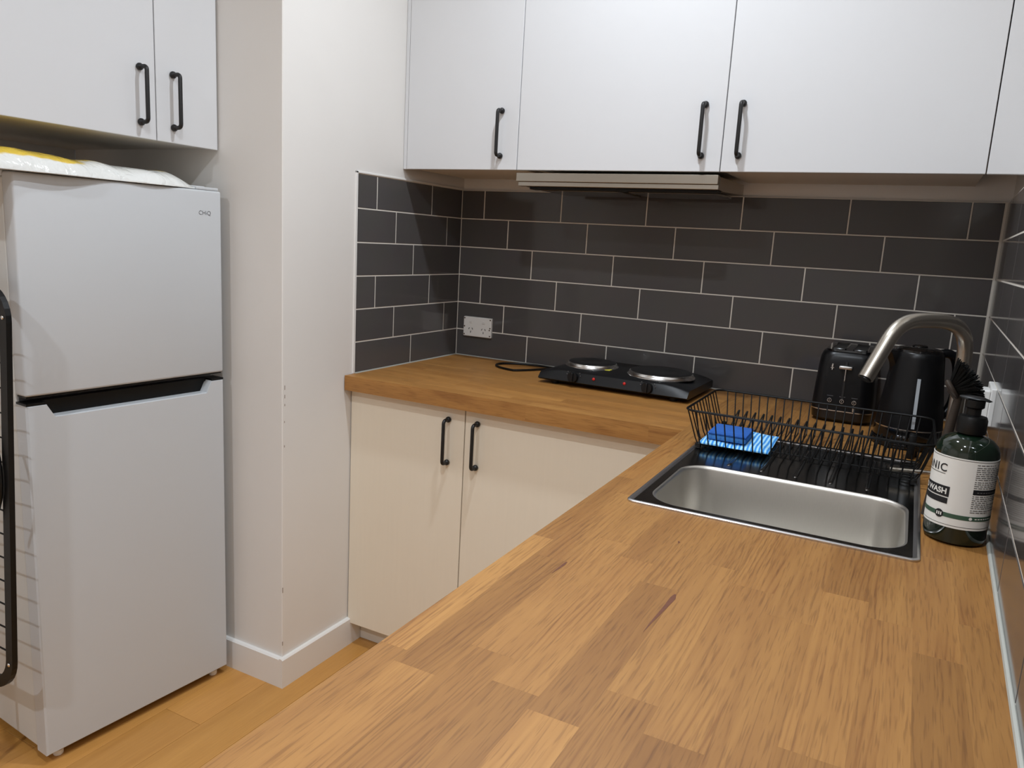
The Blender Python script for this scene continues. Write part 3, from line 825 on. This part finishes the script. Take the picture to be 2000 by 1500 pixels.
bm = B(); bx(bm, tx - .0025, tx + .0025, yf - .0022, yf + .006, ZB + .052, ZB + .165); obj('lever_slot', bm, 'socket_hole', t, False)
bm = B(); bx(bm, tx - .0008, tx + .0008, yf - .0034, yf + .002, ZB + .115, ZB + .148); obj('lever_stem', bm, 'chrome', t, False)
bm = B(); bx(bm, tx - .0165, tx + .0165, yf - .016, yf + .002, ZB + .147, ZB + .156, .003, 2); obj('lever', bm, 'chrome', t)
bm = B(); bx(bm, tx - .036, tx - .031, yf + .0005, yf + .004, ZB + .148, ZB + .157, .0012, 1); bx(bm, tx - .0375, tx - .0295, yf + .0007, yf + .004, ZB + .146, ZB + .1475); bx(bm, tx - .0345, tx - .0325, yf + .0005, yf + .004, ZB + .141, ZB + .146); obj('emblem', bm, 'chrome', t, False)
for k, dx in enumerate((-.030, 0.0, .030)):
    bm = B(); disc(bm, (tx + dx, yf + .002, ZB + .0605), .0062, (0, -1, 0), .006, 20); b_ = obj('button', bm, 'chrome', t)
    bm = B(); disc(bm, (tx + dx, yf - .0038, ZB + .0605), .0042, (0, -1, 0), .0008, 16); obj('button_face', bm, 'soft_black', b_)
    bm = B(); bx(bm, tx + dx - .0006, tx + dx + .0006, yf - .0052, yf - .0044, ZB + .058, ZB + .0632); obj('button_mark', bm, 'chrome', b_, False)
    bm = B(); bx(bm, tx + dx - .0075, tx + dx + .0075, yf - .0006, yf + .002, ZB + .0715, ZB + .0727); obj('button_caption', bm, 'logo_grey', t, False)
bm = B(); bx(bm, tx + .028, tx + .032, yf - .0045, yf + .002, ZB + .036, ZB + .052, .001, 1); obj('chrome_bar', bm, 'chrome', t, False)  # narrow upright chrome bar below the third button

# ------------------------------------------------------------------ kettle
kx, ky = 1.527, -.402
t = thing('kettle', 'black cordless electric kettle with pale water gauge beside the toaster', 'kettle', (kx, ky, ZB))
kc = (kx, ky, ZB)
bm = B(); lathe(bm, [(.070, .0004), (.0785, .003), (.080, .014), (.078, .020)], kc, 48); obj('power_base', bm, 'gloss_black', t)
bm = B(); lathe(bm, [(.074, .0202), (.0755, .024), (.0735, .0455)], kc, 48); obj('foot_ring', bm, 'gloss_black', t)
bm = B(); lathe(bm, [(.0742, .0457), (.0742, .0482)], kc, 48); obj('trim_band', bm, 'chrome', t)
bm = B(); lathe(bm, [(.0730, .0484), (.0705, .08), (.064, .13), (.0585, .18), (.0555, .212), (.0535, .2225), (.0515, .225)], kc, 48); obj('jug', bm, 'soft_black', t)
bm = B(); lathe(bm, [(.0515, .2252), (.0505, .230), (.044, .234), (.020, .2365), (.001, .2368)], kc, 40, True, True); lid = obj('lid', bm, 'gloss_black', t)
bm = B(); lathe(bm, [(.017, .2355), (.0165, .2395), (.012, .2415), (.001, .242)], kc, 24); obj('lid_knob', bm, 'gloss_black', lid)
# spout lip
bm = B()
for_rings = []
for (z, out, w_) in [(.165, .058, .004), (.195, .064, .016), (.218, .074, .020), (.2265, .080, .020)]:
    a0 = math.radians(200)
    u = V(math.cos(a0), math.sin(a0), 0); v = V(-u.y, u.x, 0); c = Vector(kc)
    for_rings.append([c + u * .040 + v * w_ + V(0, 0, z), c + u * (out - .008) + v * w_ + V(0, 0, z), c + u * out + V(0, 0, z), c + u * (out - .008) - v * w_ + V(0, 0, z), c + u * .040 - v * w_ + V(0, 0, z)])
loft(bm, for_rings); obj('spout', bm, 'soft_black', t)
# handle towards the wall
a0 = math.radians(28); u = V(math.cos(a0), math.sin(a0), 0); c = Vector(kc)
P = [c + u * .046 + V(0, 0, .222), c + u * .075 + V(0, 0, .226), c + u * .094 + V(0, 0, .205), c + u * .100 + V(0, 0, .150), c + u * .096 + V(0, 0, .095), c + u * .068 + V(0, 0, .068)]
bm = B(); tube(bm, smooth_path(P, 3), .0105, 14); obj('handle', bm, 'soft_black', t)
# gauge strip following the jug
bm = B(); prof = [(.0728, .052), (.0708, .08), (.0643, .13), (.0603, .168)]
ag = math.radians(-83); w_ = .0035
L_ = []
for r, z in prof:
    L_.append([Vector(kc) + V((r - .001) * math.cos(ag - w_ / r), (r - .001) * math.sin(ag - w_ / r), z), Vector(kc) + V((r + .0012) * math.cos(ag - w_ / r), (r + .0012) * math.sin(ag - w_ / r), z),
               Vector(kc) + V((r + .0012) * math.cos(ag + w_ / r), (r + .0012) * math.sin(ag + w_ / r), z), Vector(kc) + V((r - .001) * math.cos(ag + w_ / r), (r - .001) * math.sin(ag + w_ / r), z)])
loft(bm, L_); obj('water_gauge', bm, 'gauge', t, False)
# small silver emblem on the base (an illegible mark in the photo)
for (dz, a_, ww, hh) in ((.030, -105, .007, .0055), (.030, -99.5, .005, .0055), (.030, -94, .006, .0055), (.0285, -86, .004, .004)):
    r = .0758; aa = math.radians(a_); q = Vector(kc) + V(r * math.cos(aa), r * math.sin(aa), dz)
    M = Matrix.Translation(q) @ Matrix.Rotation(aa + PI / 2, 4, 'Z')
    bm = B(); bx(bm, -ww / 2, ww / 2, -.0008, .002, -hh / 2, hh / 2, .001, 1, M); obj('emblem', bm, 'logo_grey', t, False)

# ------------------------------------------------------------------ power points
t = thing('power_point', 'white double power point without cover plate on the tiled back wall', 'power point', (.095, 0, 1.011))
bm = B(); bx(bm, .036, .154, -.012, .001, .975, 1.0475, .003, 2); pl_ = obj('plate', bm, 'power_white', t, False)
for xx in (.068, .122):
    bm = B()
    for (dx, dz, rot) in ((-.007, .004, .5), (.007, .004, -.5), (0, -.008, 0)):
        M = Matrix.Translation((xx + dx, -.0122, 1.000 + dz)) @ Matrix.Rotation(rot, 4, 'Y'); bx(bm, -.0011, .0011, -.0006, .001, -.0036, .0036, 0, 1, M)
    obj('socket', bm, 'socket_hole', t, False)
    bm = B(); bx(bm, xx - .006, xx + .006, -.0145, -.0115, 1.024, 1.033, .001, 1); obj('switch', bm, 'trim_paint', t, False)
for (xx, zz) in ((.041, 1.041), (.149, 1.041), (.041, .982), (.149, .982), (.041, 1.011), (.149, 1.011), (.147, 1.004)):
    bm = B(); disc(bm, (xx, -.0115, zz), .0028, (0, -1, 0), .0012, 12); obj('screw', bm, 'screw', t)
y0_, y1_ = -.700, -.585
t = thing('power_point', 'white power point with plugged-in adaptor on the right tiled wall', 'power point', (wallx(-.64) - .01, -.64, 1.06))
def rbox(bm, d0, d1, ya_, yb_, z0, z1, bev=.002):
    M = Matrix.Translation((wallx(-.64), -.64, 0)) @ Matrix.Rotation(-ang, 4, 'Z')
    return bx(bm, -d1, -d0, ya_ + .64, yb_ + .64, z0, z1, bev, 2, M)
bm = B(); rbox(bm, -.001, .009, y0_ - .004, y1_, 1.022, 1.097); obj('plate', bm, 'power_white', t, False)
bm = B(); rbox(bm, .0092, .026, y0_ + .004, y0_ + .060, 1.030, 1.092, .003); obj('adaptor', bm, 'power_white', t, False)

# ------------------------------------------------------------------ hand wash bottle
bx_, by_ = 1.6045, -1.072
bc = (bx_, by_, ZB); br = .0445
t = thing('hand_wash_bottle', 'dark green pump bottle of hand wash with white label beside the sink', 'bottle', bc)
bm = B(); lathe(bm, [(.030, .0008), (.037, .0004), (.0425, .004), (br, .012), (br, .143), (.0435, .150), (.040, .158), (.034, .1645), (.026, .169), (.018, .1715), (.0145, .174), (.0145, .180)], bc, 56); obj('glass', bm, 'bottle_green', t)
bm = B(); lathe(bm, [(.0150, .1735), (.0205, .174), (.021, .178), (.021, .195), (.019, .2005), (.010, .202)], bc, 36); obj('collar', bm, 'black_plastic', t)
bm = B(); lathe(bm, [(.010, .2022), (.010, .212), (.0135, .215), (.0135, .226)], bc, 28); obj('pump_stem', bm, 'black_plastic', t)
bm = B()
hd = V(.70, -.35, 0).normalized(); hc_ = Vector(bc) + V(0, 0, .231)
tube(bm, [hc_ - hd * .022, hc_ - hd * .012, hc_ + hd * .008, hc_ + hd * .015, hc_ + hd * .022 + V(0, 0, -.004)], [.006, .012, .011, .006, .0035], 16)
for v in bm.verts: v.co.z = hc_.z - .003 + (v.co.z - hc_.z) * .36
obj('pump_head', bm, 'black_plastic', t)
# label wrapped round the bottle; phi = 0 faces the camera side (-y), positive to +x
def cyl(phi, z, off=.0006):
    a = math.radians(phi); r = br + off
    return V(bx_ + r * math.sin(a), by_ - r * math.cos(a), z)
def patch(bm, p0, p1, z0, z1, off, n=None):
    n = n or max(1, int(abs(p1 - p0) / 5))
    rows = [[bm.verts.new(cyl(p0 + (p1 - p0) * k / n, z, off)) for k in range(n + 1)] for z in (z0, z1)]
    for k in range(n): bm.faces.new((rows[0][k], rows[0][k + 1], rows[1][k + 1], rows[1][k]))
bm = B()
n_ = 50
loft(bm, [[cyl(-150 + 246 * k / n_, z, o) for k in range(n_ + 1)] for (z, o) in ((.929, .0001), (.929, .0006), (1.040, .0006), (1.040, .0001))], False, False, False)
lab = obj('label', bm, 'label_white', t)
bm = B(); patch(bm, -150, 96, 1.0375, 1.0381, .0009); patch(bm, -150, 96, .9325, .9331, .0009); obj('label_rule', bm, 'label_black', lab, False)
def wrap_text(s, size, phi_end, z, m, off=.0011, bold=0.0, spacing=1.0):
    b2 = text_bm(s, size, bold, spacing)
    bmesh.ops.triangulate(b2, faces=b2.faces[:])
    bmesh.ops.subdivide_edges(b2, edges=[e for e in b2.edges if e.calc_length() > size * .3], cuts=1)
    mx_ = max(v.co.x for v in b2.verts)
    for v in b2.verts:
        s_ = v.co.x - mx_
        v.co = cyl(phi_end + math.degrees(s_ / br), z + v.co.y, off)
    return obj('label_text', b2, m, lab, False)
wrap_text('ANIC', .0178, -34, 1.0145, 'label_black', spacing=1.15, bold=.0002)
bm = B(); patch(bm, -120, -36, 1.0108, 1.0116, .0009); obj('label_rule', bm, 'label_black', lab, False)
bm = B(); patch(bm, -120, -23, .9760, .9925, .0009); patch(bm, -120, -24, .9650, .9742, .0009); obj('label_band', bm, 'label_black', lab, False)
wrap_text('ND WASH', .0122, -28, .9802, 'label_white', off=.0014, bold=.00035)
bm = B(); patch(bm, -150, 96, .9445, .9515, .0009); obj('label_stripe', bm, 'label_green', lab, False)
def wrap_disc(phi, z, r, off):
    b2 = B(); c = b2.verts.new(cyl(phi, z, off)); ring_ = [b2.verts.new(cyl(phi + math.degrees(r * math.cos(k * PI / 10) / br), z + r * math.sin(k * PI / 10), off)) for k in range(20)]
    for k in range(20): b2.faces.new((c, ring_[k], ring_[(k + 1) % 20]))
    return b2
obj('label_seal', wrap_disc(-36, .948, .0066, .0012), 'label_black', lab, False)
bm = B()
for dphi in (-4, 0, 4): patch(bm, -36 + dphi - 1.1, -36 + dphi + 1.1, .9455, .9505, .0015)
obj('label_seal_mark', bm, 'label_white', lab, False)
random.seed(3)
bm = B()
zl = 1.0325
k = 0
while zl > .956:
    if not (.986 < zl < .9955):
        p = 17
        pe = 78 - (random.random() < .3) * random.uniform(8, 30)
        while p < pe:
            q = min(pe, p + random.uniform(3, 10)); patch(bm, p, q, zl, zl + .0012, .0009, 2); p = q + 1.6
    zl -= .0031 if k % 7 else .0040
    k += 1
obj('label_small_print', bm, 'label_grey', lab, False)
bm = B(); patch(bm, 17, 80, .9865, .9945, .0009); obj('label_band', bm, 'label_black', lab, False)
bm = B()
p = 24
while p < 74: patch(bm, p, p + 4, .9895, .9910, .0013, 1); p += 6
obj('label_small_print', bm, 'label_grey', lab, False)
obj('label_seal', wrap_disc(20, .948, .0024, .0013), 'label_white', lab, False)
bm = B()
p = 28
while p < 70: patch(bm, p, p + 4, .9472, .9488, .0012, 1); p += 6
obj('label_small_print', bm, 'label_white', lab, False)
random.seed(11)

# dish brush standing behind the bottle
t = thing('dish_brush', 'dark dish brush with black bristles propped upright behind the hand wash', 'brush', (1.5635, -.992, ZB))
hb, ht = V(1.5645, -.992, ZB + .007), V(1.5850, -1.000, 1.118)
bm = B(); tube(bm, [hb, hb.lerp(ht, .3), hb.lerp(ht, .7), ht], [.0065, .0075, .0075, .006], 12); obj('handle', bm, 'brush_wood', t)
hc_ = ht + V(-.006, 0, .014)
bm = B()
ax = V(-.80, 0, -.60).normalized()          # back of the brush head
bmesh.ops.create_uvsphere(bm, u_segments=18, v_segments=10, radius=.0175, matrix=Matrix.Translation(hc_ + ax * .006) @ ax.to_track_quat('Z', 'Y').to_matrix().to_4x4() @ Matrix.Diagonal((1, 1, .35, 1)))
tube(bm, [ht - V(.001, 0, .004), hc_ + ax * .004], [.006, .010], 12)
obj('head', bm, 'brush_wood', t)
bm = B()
dirn = -ax
for k in range(320):
    th = random.uniform(0, 2 * PI); rr = math.sqrt(random.random())
    u = V(0, 1, 0); v = dirn.cross(u)
    p0 = hc_ + (u * math.cos(th) + v * math.sin(th)) * .015 * rr
    dd = (dirn + (u * math.cos(th) + v * math.sin(th)) * (1.05 * rr)).normalized()
    p1 = p0 + dd * random.uniform(.033, .038)
    tube(bm, [p0, p0.lerp(p1, .5), p1], [.0013, .0013, .0008], 4)
obj('bristles', bm, 'brush_black', t, False, kind='stuff')

# ------------------------------------------------------------------ fridge
fc = V(-.203, -1.195, 0); frz = math.radians(-4.4)
t = thing('fridge', 'white top-mount fridge freezer with recessed black handle', 'fridge', fc, frz)
FMt = Matrix.Translation(fc) @ Matrix.Rotation(frz, 4, 'Z')
def FR(bm):
    for v in bm.verts: v.co = FMt @ v.co
    return bm
hw = .261
bm = B(); bx(bm, -.50, -.052, -hw + .004, hw - .004, .030, 1.405, .004, 2); obj('cabinet', FR(bm), 'fridge_side', t, False)
bm = B(); bx(bm, -.49, -.056, -hw + .006, hw - .006, 1.4052, 1.419, .003, 2); obj('top_panel', FR(bm), 'fridge_white', t, False)
bm = B(); bx(bm, -.058, -.046, -hw + .008, hw - .008, .035, 1.40); obj('door_gasket', FR(bm), 'logo_grey', t, False)
bm = B(); bx(bm, -.046, 0, -hw, hw, .924, 1.415, .006, 3); up_ = obj('freezer_door', FR(bm), 'fridge_white', t)
# lower door with notch along its top edge
bm = B()
zt = .903; zn = .872
yc = [-hw, -.216, -.198, .206, .222, hw]; zc = [zt, zt, zn, zn, zt, zt]
def door_col(x, ins):
    lo, hi = [], []
    for y, z in zip(yc, zc):
        yy = y - math.copysign(ins, y) if abs(y) == hw else y
        lo.append(bm.verts.new((x, yy, .026 + ins))); hi.append(bm.verts.new((x, yy, z - ins * .5)))
    return lo, hi
secs = [door_col(-.046, 0), door_col(-.004, 0), door_col(0, .004)]
for (lo, hi) in (secs[0], secs[2]):
    for k in range(5): bm.faces.new((lo[k], lo[k + 1], hi[k + 1], hi[k]))
for (la, ha), (lb, hb_) in zip(secs, secs[1:]):
    for k in range(5):
        bm.faces.new((la[k], la[k + 1], lb[k + 1], lb[k])); bm.faces.new((ha[k], ha[k + 1], hb_[k + 1], hb_[k]))
    for k in (0, 5): bm.faces.new((la[k], ha[k], hb_[k], lb[k]))
lo_ = obj('fridge_door', FR(bm), 'fridge_white', t, False)
bm = B(); loft(bm, [[V(-.034, -.215, zt - .004), V(-.034, .221, zt - .004), V(-.034, .206, zn - .001), V(-.034, -.199, zn - .001)], [V(-.030, -.215, zt - .004), V(-.030, .221, zt - .004), V(-.030, .206, zn - .001), V(-.030, -.199, zn - .001)]]); obj('handle_recess', FR(bm), 'black_plastic', lo_, False)
bm = B(); bx(bm, -.046, -.002, -hw + .001, hw - .001, zt - .0005, zt + .008); 
bm.free(); bm = B()
bx(bm, -.046, -.001, -hw + .001, -.216, zt + .0002, zt + .005); bx(bm, -.046, -.001, .222, hw - .001, zt + .0002, zt + .005); bx(bm, -.046, -.026, -.216, .222, zt - .004, zt + .005)
obj('handle_strip', FR(bm), 'black_plastic', lo_, False)
bm = B(); bx(bm, -.044, -.006, -hw + .004, hw - .004, .9205, .9238); obj('door_underside', FR(bm), 'black_plastic', up_, False)
bm = B(); bx(bm, -.060, -.004, .188, hw - .006, 1.4155, 1.423, .002, 2); bx(bm, -.12, -.055, .195, hw - .010, 1.4195, 1.427, .002, 2); obj('hinge_cover', FR(bm), 'fridge_white', t, False)
for (x, y) in ((-.03, hw - .030), (-.03, -hw + .04), (-.45, hw - .03), (-.45, -hw + .03)):
    bm = B(); lathe(bm, [(.011, .0004), (.012, .004), (.012, .014), (.008, .016), (.008, .032)], (x, y, 0), 18); obj('foot', FR(bm), 'power_white', t)
bm = B(); bx(bm, -.06, -.046, -.22, .22, .012, .034); obj('toe_strip', FR(bm), 'black_plastic', t, False)
b2 = text_bm('CHiQ', .0155, bold=-.0001)
w_ = max(v.co.x for v in b2.verts)
for v in b2.verts: v.co = V(.0006, .190 + v.co.x * (.037 / w_), 1.3510 + v.co.y)
obj('brand_text', FR(b2), 'logo_grey', up_, False)

# plastic-wrapped package on the fridge
bm = B(); nx, ny = 30, 50
def pkg(u, v):     # u along depth (x), v along y
    e = min(u, 1 - u) * 2; g = min(v, 1 - v) * 2
    th = (1 - (1 - e) ** (11 if u > .5 else 4)) * (1 - (1 - g) ** 9)
    return th
top = [[None] * (ny + 1) for _ in range(nx + 1)]; bot = [[None] * (ny + 1) for _ in range(nx + 1)]
for i in range(nx + 1):
    for j in range(ny + 1):
        u, v = i / nx, j / ny
        x = -.565 + u * .371 + .006 * math.sin(v * 17) * u; y = -1.66 + v * .655 + .006 * math.sin(u * 9)
        th = pkg(u, v)
        wob = .0022 * math.sin(v * 23 + u * 7) + .0016 * math.sin(v * 41 - u * 13)
        droop = .0075 * max(0, (u - .86) / .14) ** .7
        top[i][j] = bm.verts.new((x, y, .006 + .034 * th + wob * th + .005 * math.sin(v * 6.3) * th - droop * .8)); bot[i][j] = bm.verts.new((x, y, .0035 - .0032 * th + .0012 * (1 - th) - droop))
for i in range(nx):
    for j in range(ny):
        bm.faces.new((top[i][j], top[i + 1][j], top[i + 1][j + 1], top[i][j + 1])); bm.faces.new((bot[i][j], bot[i][j + 1], bot[i + 1][j + 1], bot[i + 1][j]))
for i in range(nx):
    for j in (0, ny): bm.faces.new((top[i][j], bot[i][j], bot[i + 1][j], top[i + 1][j]))
for j in range(ny):
    for i in (0, nx): bm.faces.new((top[i][j], bot[i][j], bot[i][j + 1], top[i][j + 1]))
cp = V(-.39, -1.33, 1.4195)
for v in bm.verts: v.co -= V(-.39, -1.33, 0)
tag(obj('wrapped_package', bm, 'plastic_bag', None, True, cp), 'flat white and yellow plastic-wrapped package lying on top of the fridge', 'package')

# ------------------------------------------------------------------ clothes airer leaning beside the fridge
t = thing('clothes_airer', 'black folded clothes airer standing against the side of the fridge', 'clothes airer', (-.45, -1.53, 0))
ax0, ax1, az0, az1 = -.78, -.172, .262, 1.176
def ap(x, z):      # the rack leans slightly on the fridge
    return V(x, -1.546 + (z - .26) * .045, z)
bm = B()
acx, acz, ahx, ahz, ar = (ax0 + ax1) / 2, (az0 + az1) / 2, (ax1 - ax0) / 2, (az1 - az0) / 2, .075
ctr = [(p.x, p.y) for p in rrect(acx, acz, ahx, ahz, ar, 0, 8)]
cin = [(p.x, p.y) for p in rrect(acx, acz, ahx - .024, ahz - .024, ar - .02, 0, 8)]
rings = []
for (o, i) in zip(ctr, cin):
    a, b = ap(*o), ap(*i); n_ = V(0, .006, 0)
    rings.append([a - n_, b - n_, b + n_, a + n_])
rings.append(rings[0])
loft(bm, [[r[k] for r in rings] for k in range(4)] + [[r[0] for r in rings]], False, False, False)
bmesh.ops.remove_doubles(bm, verts=bm.verts[:], dist=1e-5)
obj('frame', bm, 'black_plastic', t, False)
for (x, z) in ((ax1 - .012, az1 - .065), (ax1 - .012, az0 + .07), (ax0 + .012, az1 - .065), (ax0 + .012, az0 + .07)):
    q = ap(x, z); bm = B(); ball(bm, q + V(0, -.007, 0), .0045, 12, 8, (1, .5, 1)); obj('rivet', bm, 'chrome', t)
z = az0 + .10
while z < az1 - .06:
    bm = B(); tube(bm, [ap(ax0 + .01, z), ap(ax1 - .01, z - .004)], .0020, 6); obj('rail', bm, 'black_wire', t); z += .0545
for (dx) in (-.12, .16):
    bm = B(); x = acx + dx
    tube(bm, [ap(x, .70) + V(0, .0, 0), V(x, -1.575, .30), V(x, -1.585, .006)], .006, 8); obj('leg', bm, 'black_plastic', t)
bm = B(); tube(bm, smooth_path([ap(ax1 - .05, .86) + V(0, -.012, 0), ap(ax1 - .022, .80) + V(0, -.012, 0), ap(ax1 - .018, .72) + V(0, -.012, 0), ap(ax1 - .05, .66) + V(0, -.012, 0)], 2), .005, 8); obj('hinge_arm', bm, 'black_plastic', t)
